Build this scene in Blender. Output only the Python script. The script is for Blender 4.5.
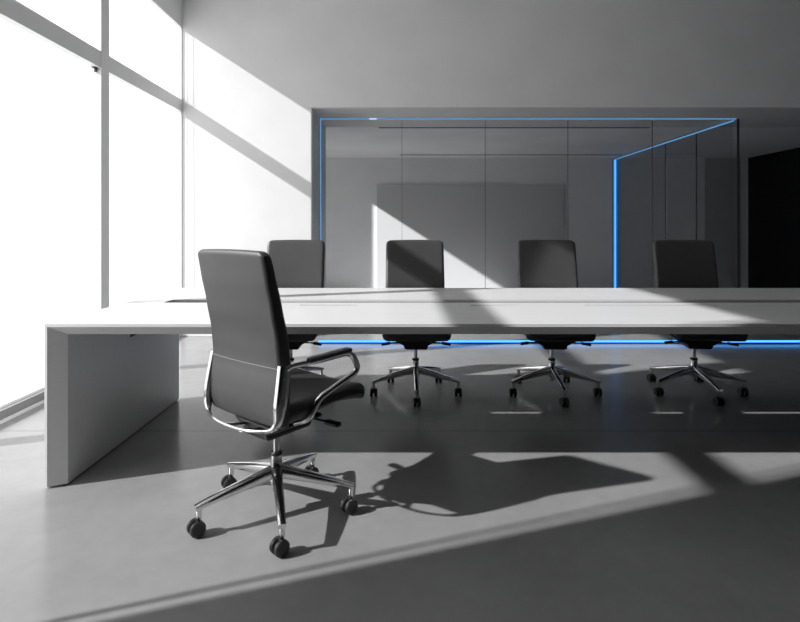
import bpy, bmesh, math
from mathutils import Vector, Matrix
R = math.radians

# ---------------------------------------------------------------- scene, camera, world, sun, exposure
for o in list(bpy.data.objects):
    bpy.data.objects.remove(o, do_unlink=True)
scene = bpy.context.scene
C = scene.collection

cam_data = bpy.data.cameras.new('camera')
cam = bpy.data.objects.new('camera', cam_data)
C.objects.link(cam)
cam.location = (0, 0, 1.17)
cam.rotation_euler = (R(90), 0, 0)
cam_data.sensor_width = 36
cam_data.lens = 24.3
cam_data.shift_y = -0.10125
cam_data.clip_start = 0.02
scene.camera = cam

world = bpy.data.worlds.new('world')
scene.world = world
world.use_nodes = True
wb = world.node_tree.nodes['Background']
wb.inputs[0].default_value = (1.0, 1.0, 1.0, 1)
wb.inputs[1].default_value = 0.7

sun_data = bpy.data.lights.new('sun', 'SUN')
sun = bpy.data.objects.new('sun', sun_data)
C.objects.link(sun)
sun.location = (-8, -2, 7)
sun_data.energy = 15.0
sun_data.angle = R(0.9)
sun.rotation_euler = Vector((1, 0.35, -0.645)).to_track_quat('-Z', 'Y').to_euler()

scene.view_settings.view_transform = 'Standard'
scene.view_settings.look = 'None'
scene.view_settings.gamma = 1
scene.view_settings.use_curve_mapping = False
scene.view_settings.exposure = -0.15

# ---------------------------------------------------------------- materials
def new_mat(name):
    m = bpy.data.materials.new(name)
    m.use_nodes = True
    nt = m.node_tree
    return m, nt, nt.nodes['Principled BSDF']

def grey(v):
    return (v, v, v, 1)

def plain(name, v, rough=0.5, metal=0.0, bump=0.0, bscale=60.0, var=0.0, vscale=4.0, spec=0.5, stretch=None):
    m, nt, p = new_mat(name)
    p.inputs['Base Color'].default_value = grey(v) if not isinstance(v, tuple) else v
    p.inputs['Roughness'].default_value = rough
    p.inputs['Metallic'].default_value = metal
    p.inputs['Specular IOR Level'].default_value = spec
    tc = nt.nodes.new('ShaderNodeTexCoord')
    src = tc.outputs['Object']
    if stretch:
        mp = nt.nodes.new('ShaderNodeMapping')
        mp.inputs['Scale'].default_value = stretch
        nt.links.new(src, mp.inputs[0]); src = mp.outputs[0]
    if var:
        n = nt.nodes.new('ShaderNodeTexNoise')
        n.inputs['Scale'].default_value = vscale
        n.inputs['Detail'].default_value = 6
        nt.links.new(src, n.inputs['Vector'])
        r = nt.nodes.new('ShaderNodeValToRGB')
        r.color_ramp.elements[0].position = 0.3
        r.color_ramp.elements[1].position = 0.7
        r.color_ramp.elements[0].color = grey(v * (1 - var))
        r.color_ramp.elements[1].color = grey(min(1, v * (1 + var)))
        nt.links.new(n.outputs[0], r.inputs[0])
        nt.links.new(r.outputs[0], p.inputs['Base Color'])
    if bump:
        n = nt.nodes.new('ShaderNodeTexNoise')
        n.inputs['Scale'].default_value = bscale
        n.inputs['Detail'].default_value = 4
        nt.links.new(src, n.inputs['Vector'])
        b = nt.nodes.new('ShaderNodeBump')
        b.inputs['Strength'].default_value = bump
        b.inputs['Distance'].default_value = 0.002
        nt.links.new(n.outputs[0], b.inputs['Height'])
        nt.links.new(b.outputs[0], p.inputs['Normal'])
    return m

def emissive(name, col, strength):
    m, nt, p = new_mat(name)
    p.inputs['Base Color'].default_value = (0.02, 0.02, 0.03, 1)
    p.inputs['Emission Color'].default_value = (*col, 1)
    p.inputs['Emission Strength'].default_value = strength
    return m

def concrete():
    m, nt, p = new_mat('polished_concrete')
    tc = nt.nodes.new('ShaderNodeTexCoord')
    L = nt.links.new
    n1 = nt.nodes.new('ShaderNodeTexNoise'); n1.inputs['Scale'].default_value = 1.6
    n1.inputs['Detail'].default_value = 4; n1.inputs['Roughness'].default_value = 0.55
    n1.inputs['Distortion'].default_value = 0.0
    n2 = nt.nodes.new('ShaderNodeTexNoise'); n2.inputs['Scale'].default_value = 14
    n2.inputs['Detail'].default_value = 3; n2.inputs['Roughness'].default_value = 0.6
    L(tc.outputs['Object'], n1.inputs['Vector']); L(tc.outputs['Object'], n2.inputs['Vector'])
    mx = nt.nodes.new('ShaderNodeMath'); mx.operation = 'MULTIPLY_ADD'
    mx.inputs[1].default_value = 0.35
    L(n2.outputs[0], mx.inputs[0]); L(n1.outputs[0], mx.inputs[2])
    r = nt.nodes.new('ShaderNodeValToRGB')
    r.color_ramp.elements[0].position = 0.30; r.color_ramp.elements[0].color = grey(FLOOR_A * 0.82)
    r.color_ramp.elements[1].position = 1.05; r.color_ramp.elements[1].color = grey(FLOOR_A * 1.18)
    L(mx.outputs[0], r.inputs[0])
    # saw-cut joint in the slab running along X
    sp = nt.nodes.new('ShaderNodeSeparateXYZ'); L(tc.outputs['Object'], sp.inputs[0])
    ad = nt.nodes.new('ShaderNodeMath'); ad.operation = 'ADD'; ad.inputs[1].default_value = -3.14 + 3.2 * 4
    L(sp.outputs[1], ad.inputs[0])
    md = nt.nodes.new('ShaderNodeMath'); md.operation = 'MODULO'; md.inputs[1].default_value = 3.2
    L(ad.outputs[0], md.inputs[0])
    lt = nt.nodes.new('ShaderNodeMath'); lt.operation = 'LESS_THAN'; lt.inputs[1].default_value = 0.008
    L(md.outputs[0], lt.inputs[0])
    mixc = nt.nodes.new('ShaderNodeMix'); mixc.data_type = 'RGBA'
    L(lt.outputs[0], mixc.inputs[0]); L(r.outputs[0], mixc.inputs[6]); mixc.inputs[7].default_value = grey(FLOOR_A * 0.55)
    L(mixc.outputs[2], p.inputs['Base Color'])
    rr = nt.nodes.new('ShaderNodeMapRange')
    rr.inputs['From Min'].default_value = 0.0; rr.inputs['From Max'].default_value = 1.0
    rr.inputs['To Min'].default_value = 0.15; rr.inputs['To Max'].default_value = 0.25
    L(n1.outputs[0], rr.inputs[0]); L(rr.outputs[0], p.inputs['Roughness'])
    b = nt.nodes.new('ShaderNodeBump'); b.inputs['Strength'].default_value = 0.02; b.inputs['Distance'].default_value = 0.002
    L(n2.outputs[0], b.inputs['Height']); L(b.outputs[0], p.inputs['Normal'])
    p.inputs['Specular IOR Level'].default_value = 0.32
    return m

def thin_glass(name, tint, ior=1.5, gloss=1.0):
    m = bpy.data.materials.new(name); m.use_nodes = True
    nt = m.node_tree; nt.nodes.clear(); L = nt.links.new
    out = nt.nodes.new('ShaderNodeOutputMaterial')
    tr = nt.nodes.new('ShaderNodeBsdfTransparent'); tr.inputs[0].default_value = tint
    gl = nt.nodes.new('ShaderNodeBsdfGlossy'); gl.inputs['Roughness'].default_value = 0.0
    gl.inputs[0].default_value = grey(gloss)
    fr = nt.nodes.new('ShaderNodeFresnel'); fr.inputs[0].default_value = ior
    mx = nt.nodes.new('ShaderNodeMixShader')
    ge = nt.nodes.new('ShaderNodeNewGeometry'); inv = nt.nodes.new('ShaderNodeMath'); inv.operation = 'SUBTRACT'; inv.inputs[0].default_value = 1
    mu = nt.nodes.new('ShaderNodeMath'); mu.operation = 'MULTIPLY'
    L(ge.outputs['Backfacing'], inv.inputs[1]); L(inv.outputs[0], mu.inputs[0]); L(fr.outputs[0], mu.inputs[1])
    L(mu.outputs[0], mx.inputs[0]); L(tr.outputs[0], mx.inputs[1]); L(gl.outputs[0], mx.inputs[2])
    L(mx.outputs[0], out.inputs[0])
    return m

def sheer(name, openness, col):
    m = bpy.data.materials.new(name); m.use_nodes = True
    nt = m.node_tree; nt.nodes.clear(); L = nt.links.new
    out = nt.nodes.new('ShaderNodeOutputMaterial')
    tr = nt.nodes.new('ShaderNodeBsdfTransparent')
    tl = nt.nodes.new('ShaderNodeBsdfTranslucent')
    df = nt.nodes.new('ShaderNodeBsdfDiffuse'); df.inputs[0].default_value = grey(0.8)
    tc = nt.nodes.new('ShaderNodeTexCoord')
    mp = nt.nodes.new('ShaderNodeMapping'); mp.inputs['Scale'].default_value = (1, 60, 9)
    nz = nt.nodes.new('ShaderNodeTexNoise'); nz.inputs['Scale'].default_value = 6; nz.inputs['Detail'].default_value = 3
    cr = nt.nodes.new('ShaderNodeValToRGB')
    cr.color_ramp.elements[0].position = 0.3; cr.color_ramp.elements[1].position = 0.7
    cr.color_ramp.elements[0].color = grey(col * 0.93); cr.color_ramp.elements[1].color = grey(col)
    L(tc.outputs['Object'], mp.inputs[0]); L(mp.outputs[0], nz.inputs['Vector']); L(nz.outputs[0], cr.inputs[0])
    L(cr.outputs[0], tl.inputs[0])
    m1 = nt.nodes.new('ShaderNodeMixShader'); m1.inputs[0].default_value = 0.35
    L(tl.outputs[0], m1.inputs[1]); L(df.outputs[0], m1.inputs[2])
    m2 = nt.nodes.new('ShaderNodeMixShader'); m2.inputs[0].default_value = openness
    L(m1.outputs[0], m2.inputs[1]); L(tr.outputs[0], m2.inputs[2])
    L(m2.outputs[0], out.inputs[0])
    return m

FLOOR_A = 0.275
M = {}
M['floor'] = concrete()
M['wall'] = plain('painted_plaster', 0.80, 0.75, bump=0.15, bscale=90, var=0.03, vscale=2.0)
M['ceiling'] = plain('ceiling_paint', 0.85, 0.8)
M['reveal'] = plain('grey_reveal_lining', 0.62, 0.5, var=0.05)
M['rear_wall'] = plain('grey_rear_wall', 0.78, 0.6, var=0.04, vscale=1.5)
M['panel'] = plain('pale_wall_panel', 0.85, 0.5, var=0.03)
M['reveal_dark'] = plain('mid_grey_panel', 0.45, 0.5, var=0.05)
M['rear_ceiling'] = plain('grey_rear_ceiling', 0.80, 0.6, var=0.05, vscale=1.2)
M['dark_room'] = plain('dark_grey_paint', 0.05, 0.7)
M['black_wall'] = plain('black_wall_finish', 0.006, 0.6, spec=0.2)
M['frame'] = plain('light_grey_metal', 0.80, 0.4, var=0.02)
M['sill'] = plain('grey_sill_metal', 0.30, 0.5, var=0.03)
M['base_rail'] = plain('white_rail_paint', 0.85, 0.4, var=0.02)
M['blind'] = sheer('sheer_blind_fabric', 0.44, 0.85)
M['glass'] = thin_glass('smoked_partition_glass', (0.975, 0.978, 0.985, 1), 1.28, 1.0)
M['board'] = plain('grey_dimming_board', 0.56, 0.3, spec=0.5)  # darker grey stands in for the dimmer part of the sun patch
M['black'] = plain('black_metal', 0.02, 0.4, bump=0.05)
M['gasket'] = plain('grey_gasket', 0.06, 0.5)
M['slot'] = plain('black_slot', 0.03, 0.8)
M['table'] = plain('white_laminate', 0.73, 0.32, bump=0.02, bscale=30, var=0.02, vscale=3, stretch=(0.4, 14, 14))
M['channel'] = plain('grey_channel_metal', 0.20, 0.4, var=0.04)
M['leather'] = plain('charcoal_leather', 0.030, 0.50, bump=0.3, bscale=220, var=0.12, vscale=5, spec=0.8)
M['piping'] = plain('pale_stitching', 0.17, 0.6, bump=0.3, bscale=400)
M['chain'] = plain('pale_bead_chain', 0.6, 0.4)
M['chrome'] = plain('polished_aluminium', 0.72, 0.13, metal=1.0, bump=0.03, bscale=20)
M['plastic'] = plain('black_plastic', 0.012, 0.45, bump=0.1, bscale=150, spec=0.35)
M['tyre'] = plain('black_caster_rubber', 0.02, 0.35, bump=0.1, bscale=120)
M['rim'] = plain('grey_caster_rim', 0.10, 0.3, metal=0.8, bump=0.02)
M['led_line'] = emissive('blue_light_line', (0.17, 0.46, 0.85), 0.68)
M['led_bright'] = emissive('bright_blue_light', (0.10, 0.40, 1.0), 1.9)
M['led_glow'] = emissive('deep_blue_halo', (0.02, 0.25, 0.68), 0.75)  # dim emission standing in for the halo round the vertical light
M['led_floor'] = emissive('cyan_blue_light', (0.06, 0.37, 1.0), 2.4)
M['led_dot'] = emissive('white_light', (0.7, 0.85, 1.0), 1.0)

# ---------------------------------------------------------------- helpers
def obj(name, bm, mat, parent=None, smooth=False, loc=None):
    me = bpy.data.meshes.new(name)
    bmesh.ops.recalc_face_normals(bm, faces=bm.faces)
    bm.to_mesh(me); bm.free()
    for mm in (mat if isinstance(mat, (list, tuple)) else [mat]):
        me.materials.append(mm)
    if smooth:
        for p in me.polygons: p.use_smooth = True
        try: me.set_sharp_from_angle(angle=R(38))
        except Exception: pass
    o = bpy.data.objects.new(name, me)
    C.objects.link(o)
    if parent: o.parent = parent
    if loc: o.location = loc
    return o

def tag(o, label, cat, group=None):
    o['label'] = label; o['category'] = cat
    if group: o['group'] = group
    return o

def thing(name, label, cat, loc=(0, 0, 0), rz=0.0, group=None):
    o = bpy.data.objects.new(name, None); C.objects.link(o)
    o.empty_display_size = 0.2
    o.location = loc; o.rotation_euler = (0, 0, rz)
    return tag(o, label, cat, group)

def struct(name, bm, mat):
    o = obj(name, bm, mat); o['kind'] = 'structure'; return o

def add_box(bm, x0, x1, y0, y1, z0, z1):
    vs = [bm.verts.new(p) for p in ((x0,y0,z0),(x1,y0,z0),(x1,y1,z0),(x0,y1,z0),(x0,y0,z1),(x1,y0,z1),(x1,y1,z1),(x0,y1,z1))]
    for f in ((0,3,2,1),(4,5,6,7),(0,1,5,4),(1,2,6,5),(2,3,7,6),(3,0,4,7)):
        bm.faces.new([vs[i] for i in f])

def boxes(*bs, bevel=0.0):
    bm = bmesh.new()
    for b in bs: add_box(bm, *b)
    if bevel:
        bmesh.ops.bevel(bm, geom=list(bm.edges), offset=bevel, segments=2, affect='EDGES')
    return bm

def add_prism(bm, poly, a0, a1, axis='z'):
    """extrude a 2D polygon; axis z: poly=(x,y); axis x: poly=(y,z); axis y: poly=(x,z)"""
    def P(p, a):
        return {'z': (p[0], p[1], a), 'x': (a, p[0], p[1]), 'y': (p[0], a, p[1])}[axis]
    lo = [bm.verts.new(P(p, a0)) for p in poly]; hi = [bm.verts.new(P(p, a1)) for p in poly]
    n = len(poly)
    bm.faces.new(lo[::-1]); bm.faces.new(hi)
    for i in range(n):
        bm.faces.new([lo[i], lo[(i+1) % n], hi[(i+1) % n], hi[i]])

def rounded(bm, sx, sy, sz, r, warp=None, n=14, k=5, mat=0):
    """rounded box centred on the origin, then warped"""
    hs = (sx/2, sy/2, sz/2)
    def axis(h):
        rr = min(r, h)
        e = [h - rr + rr*math.tan(R(45)*i/k) for i in range(k+1)]
        inner = [-(h-rr) + 2*(h-rr)*i/n for i in range(1, n)] if h > rr + 1e-6 else []
        return [-v for v in e[::-1]] + inner + e if inner else sorted(set([-v for v in e] + e))
    ax = [axis(h) for h in hs]
    cache = {}
    def vert(i, j, l):
        key = (i, j, l)
        if key in cache: return cache[key]
        q = [ax[0][i], ax[1][j], ax[2][l]]
        p = [max(-(h-min(r,h)), min(h-min(r,h), c)) for c, h in zip(q, hs)]
        v = Vector(q) - Vector(p)
        if v.length > 1e-9: v = v.normalized() * r
        w = Vector(p) + v
        if warp: w = Vector(warp(w))
        cache[key] = bm.verts.new(w); return cache[key]
    N = [len(a) - 1 for a in ax]
    fs = []
    for i in range(N[0]):
        for j in range(N[1]):
            for l in (0, N[2]):
                fs.append([vert(i,j,l), vert(i+1,j,l), vert(i+1,j+1,l), vert(i,j+1,l)])
    for i in range(N[0]):
        for l in range(N[2]):
            for j in (0, N[1]):
                fs.append([vert(i,j,l), vert(i+1,j,l), vert(i+1,j,l+1), vert(i,j,l+1)])
    for j in range(N[1]):
        for l in range(N[2]):
            for i in (0, N[0]):
                fs.append([vert(i,j,l), vert(i,j+1,l), vert(i,j+1,l+1), vert(i,j,l+1)])
    for f in fs:
        bm.faces.new(f).material_index = mat

def fillet(pts, rad, seg=6):
    """round the corners of a polyline"""
    P = [Vector(p) for p in pts]; out = [P[0]]
    rads = rad if isinstance(rad, (list, tuple)) else [rad]*len(P)
    for i in range(1, len(P)-1):
        a, b, c = P[i-1], P[i], P[i+1]
        u, v = (a-b), (c-b); d = min(rads[i], u.length*0.49, v.length*0.49)
        p0, p1 = b + u.normalized()*d, b + v.normalized()*d
        for s in range(seg+1):
            t = s/seg
            out.append(p0*(1-t)**2 + b*2*t*(1-t) + p1*t*t)
    out.append(P[-1]); return out

def sweep(bm, pts, wfun, hfun=None, up=(0,0,1), n=12, power=2.0, caps=True, mat=0):
    """sweep a superellipse section along a polyline; wfun/hfun give half sizes along side/up at t in 0..1"""
    P = [Vector(p) for p in pts]; L = [0]
    for i in range(1, len(P)): L.append(L[-1] + (P[i]-P[i-1]).length)
    hfun = hfun or wfun
    f = lambda g, t: g(t) if callable(g) else g
    rings = []; upv = Vector(up).normalized()
    for i, p in enumerate(P):
        t = L[i]/L[-1]
        d = (P[min(i+1, len(P)-1)] - P[max(i-1, 0)]).normalized()
        side = d.cross(upv)
        if side.length < 1e-4: side = d.orthogonal()
        side.normalize(); u2 = side.cross(d).normalized(); upv = u2
        ring = []
        for k in range(n):
            a = 2*math.pi*k/n
            ca, sa = math.cos(a), math.sin(a)
            x = math.copysign(abs(ca)**(2/power), ca)*f(wfun, t)
            y = math.copysign(abs(sa)**(2/power), sa)*f(hfun, t)
            ring.append(bm.verts.new(p + side*x + u2*y))
        rings.append(ring)
    for a, b in zip(rings, rings[1:]):
        for k in range(n):
            bm.faces.new([a[k], a[(k+1) % n], b[(k+1) % n], b[k]]).material_index = mat
    if caps:
        bm.faces.new(rings[0][::-1]).material_index = mat; bm.faces.new(rings[-1]).material_index = mat

def lathe(bm, prof, mtx=None, n=24, mat=0):
    """prof: (radius, height) pairs about local z; mat may be a list with one index per band"""
    mtx = mtx or Matrix()
    rings = []
    for r, z in prof:
        if r < 1e-6: rings.append([bm.verts.new(mtx @ Vector((0, 0, z)))])
        else: rings.append([bm.verts.new(mtx @ Vector((r*math.cos(2*math.pi*k/n), r*math.sin(2*math.pi*k/n), z))) for k in range(n)])
    for q, (a, b) in enumerate(zip(rings, rings[1:])):
        mi = mat[q] if isinstance(mat, list) else mat
        for k in range(n):
            k2 = (k+1) % n
            if len(a) == 1 and len(b) == 1: continue
            if len(a) == 1: f = bm.faces.new([a[0], b[k], b[k2]])
            elif len(b) == 1: f = bm.faces.new([a[k], a[k2], b[0]])
            else: f = bm.faces.new([a[k], a[k2], b[k2], b[k]])
            f.material_index = mi

def copy_tree(o, parent=None):
    c = o.copy(); C.objects.link(c)
    if parent: c.parent = parent
    for ch in [k for k in list(bpy.data.objects) if k.parent == o]:
        copy_tree(ch, c)
    return c

# ---------------------------------------------------------------- dimensions of the place
XL = -2.40           # inner plane of the window wall
YB = 5.95            # front of the rear wall
YG = 6.53            # plane of the glass front
YR = 7.06            # rear of the thick wall
YE = 10.16           # end wall of the glazed room
OX, OZ = -0.981, 2.525   # left edge and top of the wide opening
XR, XBK = 7.4, 6.55
YF, ZC = -3.2, 3.78
HEAD = 3.395

# ---------------------------------------------------------------- setting
struct('floor', boxes((-2.9, XR+0.2, YF-0.2, YE+0.2, -0.2, 0)), M['floor'])
struct('ceiling', boxes((-2.75, XR+0.2, YF-0.2, YB, ZC, ZC+0.2)), M['ceiling'])
struct('ceiling_rear', boxes((-1.5, XR+0.2, YR, YE+0.2, OZ, OZ+0.2), (-2.75, -1.5, YR, YE+0.2, 3.4, 3.6), (-1.55, -1.5, YR, YE, OZ+0.2, 3.4)), M['rear_ceiling'])  # unseen pocket at the left, raised to let the sun patch in
# left wall: solid near the camera, window band, header above the glazing
struct('wall_left', boxes((-2.60, XL, YF-0.2, 1.02, 0, ZC), (-2.43, XL, 1.02, YB, HEAD, ZC), (-2.60, -2.52, 1.02, YB, HEAD+0.12, ZC), (-2.52, -2.43, 1.02, YB, ZC-0.1, ZC)), M['wall'])
struct('wall_left_rear', boxes((-2.75, XL, YR, 7.6, 0, 3.4), (-2.55, XL, 9.52, YE, 0, 3.4), (-2.55, XL, 7.6, 9.52, 2.97, 3.4)), M['wall'])
struct('wall_back', boxes((-2.75, OX, YB, YR, 0, ZC), (OX, XR+0.2, YB, YR, OZ, ZC)), M['wall'])
# grey lining of the deep opening
struct('trim_1', boxes((OX, OX+0.012, YB+0.004, YR, 0, OZ-0.012), (OX, XR, YB+0.004, YR, OZ-0.012, OZ)), M['reveal'])
struct('wall_end', boxes((-2.75, XR+0.2, YE, YE+0.2, 0, 3.6)), M['rear_wall'])
struct('wall_right', boxes((XR, XR+0.2, YF-0.2, YR, 0, ZC)), M['dark_room'])
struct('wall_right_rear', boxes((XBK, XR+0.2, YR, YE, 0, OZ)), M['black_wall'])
struct('wall_front', boxes((-2.75, XR+0.2, YF-0.2, YF, 0, ZC)), M['dark_room'])
struct('baseboard_back', boxes((XL, OX, YB-0.012, YB, 0, 0.06), bevel=0.002), M['base_rail'])
# window frames: mullions, transom, base rail
MU = ((2.84, 2.93), (4.33, 4.45))
struct('window_1', boxes(
    *[(-2.50, XL+0.004, a, b, 0.0, HEAD) for a, b in MU],
    (-2.46, XL, 1.02, YB, 2.472, 2.605), (-2.45, -2.43, 1.115, 1.13, 0, HEAD)), M['frame'])
struct('window_2', boxes((-2.50, -2.44, 7.6, 7.64, 0, 2.97), (-2.50, -2.44, 9.48, 9.52, 0, 2.97)), M['frame'])
struct('trim_8', boxes((-2.52, -2.432, 1.02, YB, 0, 0.066)), M['sill'])
struct('baseboard_left', boxes((-2.425, -2.405, 1.02, YB, 0, 0.016)), M['base_rail'])
struct('trim_2', boxes((-2.436, -2.402, YB-0.012, YB-0.002, 0.067, HEAD)), M['base_rail'])
# slots in the rear ceiling
for k, (x0, x1, y) in enumerate(((-0.28, 3.3, 7.02+0.1), (0.0, 4.0, 9.70))):
    struct('trim_%d' % (k+3), boxes((x0, x1, y, y+0.05, OZ-0.004, OZ+0.001)), M['slot'])
# pier and pale edge trim at the end of the glazed room
struct('trim_5', boxes((5.00, 5.58, 10.13, YE, 0, OZ)), M['panel'])
struct('trim_6', boxes((5.58, 5.72, 10.13, YE, 0, OZ)), M['base_rail'])
struct('trim_9', boxes((5.72, 6.40, 10.14, YE, 0, OZ)), M['reveal_dark'])

# ---------------------------------------------------------------- roller blinds
def blind(y0, y1, z0, z1, label, clip=False):
    t = thing('roller_blind', label, 'blind', (-2.475, (y0+y1)/2, z0), 0, 'sheer roller blinds in the window wall')
    w = (y1-y0)/2; h = z1-z0
    bm = bmesh.new(); bm.faces.new([bm.verts.new(p) for p in ((0, -w, 0.004), (0, w, 0.004), (0, w, h), (0, -w, h))])
    obj('fabric', bm, M['blind'], t)
    bm = bmesh.new(); rounded(bm, 0.012, 2*w, 0.010, 0.004, lambda v: (v.x, v.y, v.z+0.007), n=2, k=3)
    obj('bottom_rail', bm, M['frame'], t, True)
    bm = bmesh.new(); lathe(bm, [(0, -w), (0.018, -w), (0.018, w), (0, w)], Matrix.Translation((0, 0, h+0.01)) @ Matrix.Rotation(R(90), 4, 'X'))
    obj('roller_tube', bm, M['base_rail'], t, True)
    # side guide clip fixed where the fabric passes the transom
    if clip:
        bm = bmesh.new(); add_box(bm, 0.018, 0.050, w-0.030, w-0.004, 2.464-z0, 2.472-z0)
        add_box(bm, 0.030, 0.050, w-0.014, w-0.004, 2.435-z0, 2.464-z0)
        obj('guide_clip', bm, M['black'], t)
    bm = bmesh.new()
    for dy in (-0.012, 0.012): sweep(bm, [(0.030, w-0.035+dy, 0.42), (0.030, w-0.035+dy, 1.5), (0.020, w-0.035+dy, h)], 0.0014, n=6)
    obj('pull_chain', bm, M['chain'], t, True)
    return t
blind(1.02, 2.84, 0.068, 3.47, 'white sheer roller blind at the left edge of the photo, nearest the camera')
blind(2.93, 4.33, 0.068, 3.47, 'tall white sheer roller blind left of the visible mullion', True)
blind(4.45, 5.935, 0.068, 3.47, 'tall white sheer roller blind between the mullion and the rear wall corner')

# ---------------------------------------------------------------- glass partition
part = thing('glass_partition', 'smoked glass partition of upright panes turning back at a thin black corner post', 'glass partition', (OX, YG, 0))
for a, b in ((OX+0.035, 0.024), (0.024, 1.03), (1.03, 2.03), (2.03, 3.05), (3.05, 4.035)):
    bm = boxes((a-OX+0.003, b-OX-0.003, -0.006, 0.006, 0.012, OZ-0.030))
    obj('glass_pane', bm, M['glass'], part)
for a, b in ((YG+0.06, 7.38), (7.38, 8.24), (8.24, 10.08)):
    bm = boxes((4.044-OX, 4.056-OX, a-YG+0.003, b-YG-0.003, 0.012, OZ-0.040))
    obj('glass_pane', bm, M['glass'], part)
for jx in (0.024, 1.03, 2.03, 3.05): obj('joint_strip', boxes((jx-OX-0.002, jx-OX+0.002, -0.007, 0.007, 0.012, OZ-0.030)), M['gasket'], part)
for jy in (7.38, 8.24): obj('joint_strip', boxes((4.043-OX, 4.057-OX, jy-YG-0.004, jy-YG+0.004, 0.012, OZ-0.040)), M['gasket'], part)
obj('bottom_track', boxes((0.035, 4.06-OX, -0.012, 0.012, 0, 0.012), (4.038-OX, 4.062-OX, 0.012, 10.08-YG, 0, 0.012)), M['black'], part)
obj('corner_post', boxes((4.078-OX, 4.096-OX, -0.01, 0.01, 0, OZ-0.013)), M['black'], part)

tag(obj('dimming_board', boxes((-0.435, 3.08, YE-0.03, YE-0.002, 0.0, 2.02)), M['board']),
    'wide grey glass board added to dim the sun patch on the end wall of the glazed room', 'glass board')  # added board, dims the sun patch right of its white strip

# ---------------------------------------------------------------- blue light strips
def strip(name, bm_body, bm_light, mat, label, side=None):
    t = thing(name, label, 'light strip')
    obj('housing', bm_body, M['black'], t)
    obj('diffuser', bm_light, mat, t)
    if side: obj('halo_band', side, M['led_glow'], t)['label'] = 'added deep blue band imitating the glow beside the light'  # halo put in as glowing bands beside the lit core
zt = OZ-0.013
strip('light_strip', boxes((OX+0.03, 4.05, YG-0.018, YG-0.010, zt-0.010, zt)), boxes((OX+0.03, 4.05, YG-0.030, YG-0.018, zt-0.010, zt)), M['led_line'],
      'thin blue light line along the top of the glass front')
strip('light_strip', boxes((OX+0.012, OX+0.016, YG-0.030, YG-0.010, 0, zt)), boxes((OX+0.016, OX+0.030, YG-0.030, YG-0.010, 0.01, zt)), M['led_line'],
      'vertical blue light line on the left jamb of the opening')
strip('light_strip', boxes((4.036, 4.064, YG+0.03, 10.10, zt-0.006, zt)), boxes((4.04, 4.06, YG+0.03, 10.10, zt-0.022, zt-0.006)), M['led_line'],
      'blue light line running back along the top of the glass side')
strip('light_strip', boxes((3.99, 4.07, 10.13, YE, 0, 2.50)), boxes((4.020, 4.043, 10.115, 10.13, 0.01, 2.49)), M['led_bright'],
      'bright vertical blue light on the end wall behind the glass', boxes((3.992, 4.020, 10.12, 10.13, 0.01, 2.49), (4.043, 4.068, 10.12, 10.13, 0.01, 2.49)))
strip('light_strip', boxes((-0.84, 6.5, 5.549, 5.575, 0, 0.012), (-0.84, 6.5, 5.565, 5.575, 0.012, 0.034)), boxes((-0.84, 6.5, 5.545, 5.565, 0.016, 0.034)), M['led_floor'],
      'long cyan blue light bar lying on the floor before the opening')
tag(obj('spot_light', boxes((-0.37, -0.28, YG-0.05, YG-0.032, zt-0.014, zt), bevel=0.003), M['led_dot']),
    'tiny pale lamp on the blue light line above the first glass pane', 'lamp')

# ---------------------------------------------------------------- conference table
TX0, TX1, TY0, TY1, TZ = -1.607, 4.60, 2.44, 3.96, 0.745
t = thing('conference_table', 'long white conference table with solid end panel and dark centre channel', 'table', (0, 0, 0))
S0, S1, SX = 3.155, 3.30, -1.385
LIGHT_SLITS = ((-0.567, -0.235), (0.398, 0.675), (1.045, 1.80))  # slits added so that sun draws bright lines on the floor
def cells(xs, ys, hole, z0, z1):
    bm = bmesh.new(); V = {}
    def v(i, j, z):
        if (i, j, z) not in V: V[(i, j, z)] = bm.verts.new((xs[i], ys[j], z))
        return V[(i, j, z)]
    inside = lambda i, j: 0 <= i < len(xs)-1 and 0 <= j < len(ys)-1 and not hole(i, j)
    for i in range(len(xs)-1):
        for j in range(len(ys)-1):
            if not inside(i, j): continue
            for z in (z0, z1): bm.faces.new([v(i,j,z), v(i+1,j,z), v(i+1,j+1,z), v(i,j+1,z)])
            for di, dj, a, b in ((-1,0,(i,j),(i,j+1)), (1,0,(i+1,j),(i+1,j+1)), (0,-1,(i,j),(i+1,j)), (0,1,(i,j+1),(i+1,j+1))):
                if not inside(i+di, j+dj): bm.faces.new([v(*a,z0), v(*b,z0), v(*b,z1), v(*a,z1)])
    return bm
obj('tabletop', cells([TX0, SX, -0.567, -0.235, 0.398, 0.675, 1.045, 1.80, TX1-0.215, TX1], [TY0, 3.042, 3.070, S0, S1, TY1],
    lambda i, j: (1 <= i <= 7 and j == 3) or (i in (2, 4, 6) and j == 1), TZ-0.013, TZ), M['table'], t)  # holes: centre channel, plus slits added for the floor light lines
bm = bmesh.new()
z1, z0 = TZ-0.013, TZ-0.052
add_prism(bm, [(TY0, z1), (TY0+0.035, z0), (3.00, z0), (3.035, z1)], TX0+0.012, TX1-0.012, 'x')
add_prism(bm, [(S1+0.01, z1), (S1+0.03, z0), (TY1-0.035, z0), (TY1, z1)], TX0+0.012, TX1-0.012, 'x')
obj('underframe', bm, M['table'], t)
bm = bmesh.new()
add_box(bm, SX-0.01, TX1-0.2, S0-0.008, S1+0.008, TZ-0.026, TZ-0.0135)
obj('cable_channel', bm, M['channel'], t)
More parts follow.
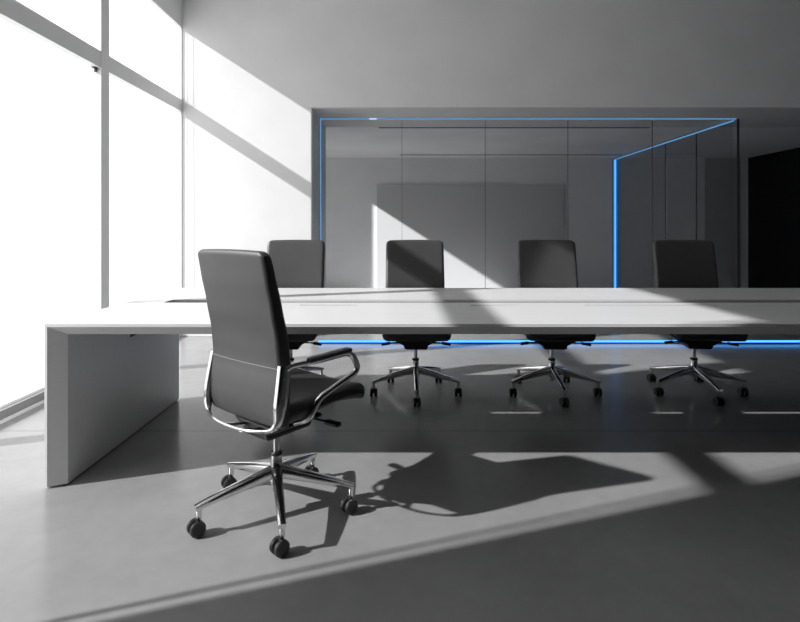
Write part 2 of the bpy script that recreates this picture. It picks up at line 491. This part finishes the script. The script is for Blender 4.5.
for x0, x1, s in ((TX0, TX0+0.085, 1), (TX1, TX1-0.085, -1)):
    bm = bmesh.new()
    add_prism(bm, [(x0, TY0), (x0+s*0.012, TY0), (x1, TY0+0.035), (x1, 3.72), (x0, 3.72)], 0.008, TZ-0.013)
    obj('end_panel', bm, M['table'], t)
    bm = bmesh.new()
    add_box(bm, min(x0, x1)+0.012, max(x0, x1)-0.008, TY0+0.03, 3.70, 0, 0.008)
    obj('plinth', bm, M['black'], t)
# cable outlet flap under the top
bm = bmesh.new(); add_prism(bm, [(-1.25, z0), (-1.200, z0), (-1.250, z0-0.020)], 2.50, 2.54, 'y')
obj('cable_outlet', bm, M['plastic'], t)

# ---------------------------------------------------------------- office chair
def lerp_tab(tab, h):
    for (h0, v0), (h1, v1) in zip(tab, tab[1:]):
        if h <= h1:
            k = max(0, (h-h0)/(h1-h0)); k = k*k*(3-2*k)*0.35 + k*0.65
            return v0 + (v1-v0)*k
    return tab[-1][1]
BW = [(0.42, 0.452), (0.48, 0.462), (0.56, 0.456), (0.66, 0.442), (0.78, 0.438), (0.95, 0.436), (1.10, 0.434)]   # width at height
BY = [(0.42, -0.166), (0.50, -0.182), (0.58, -0.180), (0.66, -0.172), (0.76, -0.180), (0.88, -0.202), (1.0, -0.226), (1.10, -0.245)]  # rear face
BT = [(0.42, 0.045), (0.55, 0.062), (0.75, 0.062), (0.95, 0.055), (1.10, 0.045)]
def back_pt(u, d, h):
    """u -1..1 across, d 0 rear .. 1 front"""
    w = lerp_tab(BW, h)/2
    wrap = 0.010*u*u*(1 if h < 0.7 else max(0.35, 1-(h-0.7)*2.0))
    return (u*w, lerp_tab(BY, h) + lerp_tab(BT, h)*d + wrap, h)

def leg_mesh(a):
    bm = bmesh.new()
    c, s = math.cos(a), math.sin(a)
    P = lambda r, z: (c*r, s*r, z)
    pts = [P(0.018, 0.166), P(0.07, 0.157), P(0.14, 0.145), P(0.22, 0.129), P(0.285, 0.115), P(0.325, 0.105)]
    sweep(bm, pts, lambda t: 0.023-0.008*t, lambda t: 0.027-0.016*t, n=12, power=3.2)
    lathe(bm, [(0, 0.112), (0.012, 0.112), (0.0115, 0.068), (0.008, 0.058), (0, 0.058)], Matrix.Translation((c*0.312, s*0.312, 0)), n=12)
    return bm

def caster_mesh(a, swivel):
    bm = bmesh.new()
    base = Matrix.Translation((math.cos(a)*0.312, math.sin(a)*0.312, 0)) @ Matrix.Rotation(swivel, 4, 'Z') @ Matrix.Translation((0.010, 0, 0.030))
    for s in (-1, 1):
        m = base @ Matrix.Rotation(R(90)*s, 4, 'X')
        lathe(bm, [(0, 0.005), (0.027, 0.005), (0.030, 0.008), (0.030, 0.010), (0.0285, 0.0115), (0.0285, 0.013), (0.030, 0.0145), (0.030, 0.021), (0.027, 0.0245), (0.024, 0.025), (0.0225, 0.0235), (0.010, 0.0225), (0, 0.0225)],
              m, n=28, mat=[0, 0, 0, 0, 0, 0, 0, 0, 1, 1, 0, 0])
    # hood between the wheels
    pts = [(0.0, 0, -0.004), (0.0, 0, 0.012), (-0.010, 0, 0.034)]
    bm2 = []
    sweep(bm, [base @ Vector(p) for p in pts], 0.008, 0.012, n=8, power=3)
    lathe(bm, [(0, -0.008), (0.007, -0.008), (0.007, 0.008), (0, 0.008)], base @ Matrix.Rotation(R(90), 4, 'X'), n=12)
    return bm

def make_chair(name, label, group, base_rot, swivels):
    t = thing(name, label, 'chair', (0, 0, 0), 0, group)
    # backrest cushion
    bm = bmesh.new()
    H0, H1 = 0.428, 1.092
    def warp(v):
        h = H0 + (v.z + 0.5*(H1-H0))
        h = max(H0, min(H1, h))
        zz = H0 + (v.z + 0.5*(H1-H0))
        e = max(0, zz-(H1-0.040)); c_in = 0.040-math.sqrt(max(0, 0.0016-min(e, 0.04)**2))
        p = back_pt(v.x/0.225*(1-0.55*c_in/0.225), (v.y+0.03)/0.06, zz+0.004*(1-(v.x/0.225)**2)*(e/0.04))
        return p
    rounded(bm, 0.45, 0.06, H1-H0, 0.022, warp, n=22, k=5)
    b = obj('backrest', bm, M['leather'], t, True)
    bm = bmesh.new()
    pts = [back_pt(-0.985+1.97*i/24, 0, 0.655) for i in range(25)]
    sweep(bm, [(p[0], p[1]-0.0004, p[2]) for p in pts], 0.0016, n=6)
    s = obj('seam', bm, M['piping'], b, True); s['label'] = 'pale stitched seam across the rear of the backrest'
    # seat cushion
    bm = bmesh.new()
    def swarp(v):
        y = v.y; fr = max(0, (y-0.06)/0.17)
        wx = 1 - 0.07*fr*fr - 0.05*max(0, (-y-0.1)/0.13)
        dish = 0.010*(1-(v.x/0.235)**2)
        z = v.z*(1-0.15*fr) - dish*(1 if v.z > 0 else 0) - 0.018*fr**2.2 + 0.002
        bow = -0.012*(v.x/0.235)**2*fr
        return (v.x*wx, y*1.03 + 0.090 + bow, z + 0.478 - (0.022*max(0, min(1, (0.02-y)/0.2)) if v.z < 0 else 0) + (0.028*(v.x/0.235)**2 *(1-min(1, fr)) if v.z < 0 else 0))
    rounded(bm, 0.48, 0.47, 0.086, 0.034, swarp, n=16, k=6)
    obj('seat', bm, M['leather'], t, True)
    # seat pan and tilt mechanism
    bm = bmesh.new()
    rounded(bm, 0.30, 0.32, 0.03, 0.012, lambda v: (v.x*(1+0.6*v.z/0.015*0.5)*(1-0.12*(v.y > 0)*v.y/0.17), v.y+0.05, v.z+0.428), n=6, k=3)
    rounded(bm, 0.17, 0.24, 0.075, 0.022, lambda v: (v.x*(1+2.2*max(0, v.z+0.01)/0.0375*0.4), v.y+0.01, v.z+0.372), n=6, k=4)
    obj('tilt_mechanism', bm, M['plastic'], t, True)
    for s in (-1, 1):
        bm = bmesh.new()
        sweep(bm, [(s*0.07, 0.10, 0.382), (s*0.16, 0.105, 0.382), (s*0.185, 0.115, 0.381)], 0.006, 0.005, n=8)
        rounded(bm, 0.062, 0.030, 0.018, 0.006, lambda v, s=s: (s*0.21+v.x, v.y+0.118+v.x*s*0.25, v.z+0.381-abs(v.x+0.03*s)*0.1), n=4, k=3)
        obj('lever', bm, M['plastic'], t, True)
    # aluminium frame wrapped round the lower back
    bm = bmesh.new()
    pts = fillet([(0.217, -0.138, 0.664), (0.223, -0.157, 0.56), (0.226, -0.178, 0.434), (0.12, -0.222, 0.422), (0, -0.230, 0.418),
                  (-0.12, -0.222, 0.422), (-0.226, -0.178, 0.434), (-0.223, -0.157, 0.56), (-0.217, -0.138, 0.664)],
                 [0, 0.05, 0.05, 0.06, 0.06, 0.06, 0.05, 0.05, 0], 8)
    def fw(tt):
        e = abs(tt-0.5)*2
        return 0.008 + 0.020*max(0, min(1, (e-0.42)/0.25))
    # sections: broad blade on the uprights, slim bar across the bottom
    sweep(bm, pts, fw, lambda tt: 0.0055+0.0095*max(0, min(1, (abs(tt-0.5)*2-0.42)/0.25)), up=(1, 0, 0), n=14, power=3.0)
    # cross yoke under the seat joining the frame to the mechanism
    for s in (-1, 1):
        sweep(bm, fillet([(s*0.05, -0.212, 0.409), (s*0.05, -0.15, 0.392), (s*0.045, -0.06, 0.380)], 0.04), 0.012, 0.006, n=10, power=3)
    obj('back_frame', bm, M['chrome'], t, True)
    for s in (-1, 1):
        bm = bmesh.new()
        pts = fillet([(s*0.218, -0.145, 0.640), (s*0.232, -0.125, 0.664), (s*0.262, 0.0, 0.668), (s*0.270, 0.165, 0.672), (s*0.268, 0.217, 0.588),
                      (s*0.250, 0.005, 0.515), (s*0.238, -0.035, 0.440), (s*0.150, -0.035, 0.408)],
                     [0, 0.03, 0.05, 0.045, 0.04, 0.03, 0.035, 0], 7)
        sweep(bm, pts, 0.0125, 0.0095, up=(0, 1, 0) if False else (s, 0, 0), n=12, power=2.6)
        a = obj('armrest', bm, M['chrome'], t, True)
        bm = bmesh.new()
        rounded(bm, 0.040, 0.225, 0.018, 0.008, lambda v, s=s: (s*0.266+v.x*(1-0.25*max(0, -v.y/0.1)), v.y+0.048, v.z+0.6795+0.010*(v.y/0.1)*0.15), n=8, k=3)
        obj('arm_pad', bm, M['leather'], a, True)
    # gas column
    bm = bmesh.new()
    lathe(bm, [(0, 0.235), (0.0135, 0.235), (0.0135, 0.36), (0, 0.36)], n=20)
    g = obj('gas_column', bm, M['chrome'], t, True)
    bm = bmesh.new()
    lathe(bm, [(0.0135, 0.236), (0.024, 0.236), (0.0255, 0.240), (0.0255, 0.246), (0.022, 0.250), (0.0135, 0.250)], n=24)
    obj('collar', bm, M['plastic'], g, True)
    bm = bmesh.new()
    lathe(bm, [(0, 0.085), (0.018, 0.085), (0.020, 0.10), (0.026, 0.125), (0.030, 0.14), (0.030, 0.172), (0.026, 0.182), (0.0235, 0.186), (0.0235, 0.236), (0, 0.236)], n=28)
    obj('base_hub', bm, M['chrome'], t, True)
    for k in range(5):
        a = base_rot + k*2*math.pi/5
        lg = obj('base_leg', leg_mesh(a), M['chrome'], t, True)
        obj('caster', caster_mesh(a, swivels[k]), [M['tyre'], M['rim']], lg, True)
    return t

# near chair: turned three-quarters away from the camera
NEAR_A = R(38)       # turn from +Y towards +X
near = make_chair('office_chair', 'high-backed charcoal leather office chair with chrome armrests standing alone before the table', None,
                  R(-73.5) + NEAR_A, [R(263), R(262), R(266), R(255), R(260)])
near.location = (-0.515, 2.25, 0); near.rotation_euler = (0, 0, -NEAR_A)

G = 'office chairs along the far side of the table'
far_rot = R(180)
ch = make_chair('office_chair', 'charcoal office chair across the table, partly hidden by the near chair', G,
                R(90), [R(-80), R(-95), R(-100), R(-85), R(-92)])
ch.location = (-0.785, 3.88, 0); ch.rotation_euler = (0, 0, far_rot)
for x, rz, l in ((0.112, 0, 'charcoal office chair across the table with a diagonal shadow, before the white sun patch'),
                 (1.09, -4, 'charcoal office chair across the table, just left of the bright vertical blue light'),
                 (2.12, -8, 'charcoal office chair across the table furthest right, in full shade')):
    c = copy_tree(ch)
    c.location = (x, 3.895 if x > 2 else 3.88, 0); c.rotation_euler = (0, 0, far_rot + R(rz))
    c['label'] = l
    for leg in c.children:
        if leg.name.startswith('base_leg'): leg.rotation_euler = (0, 0, R(-rz))   # star base stays square to the table
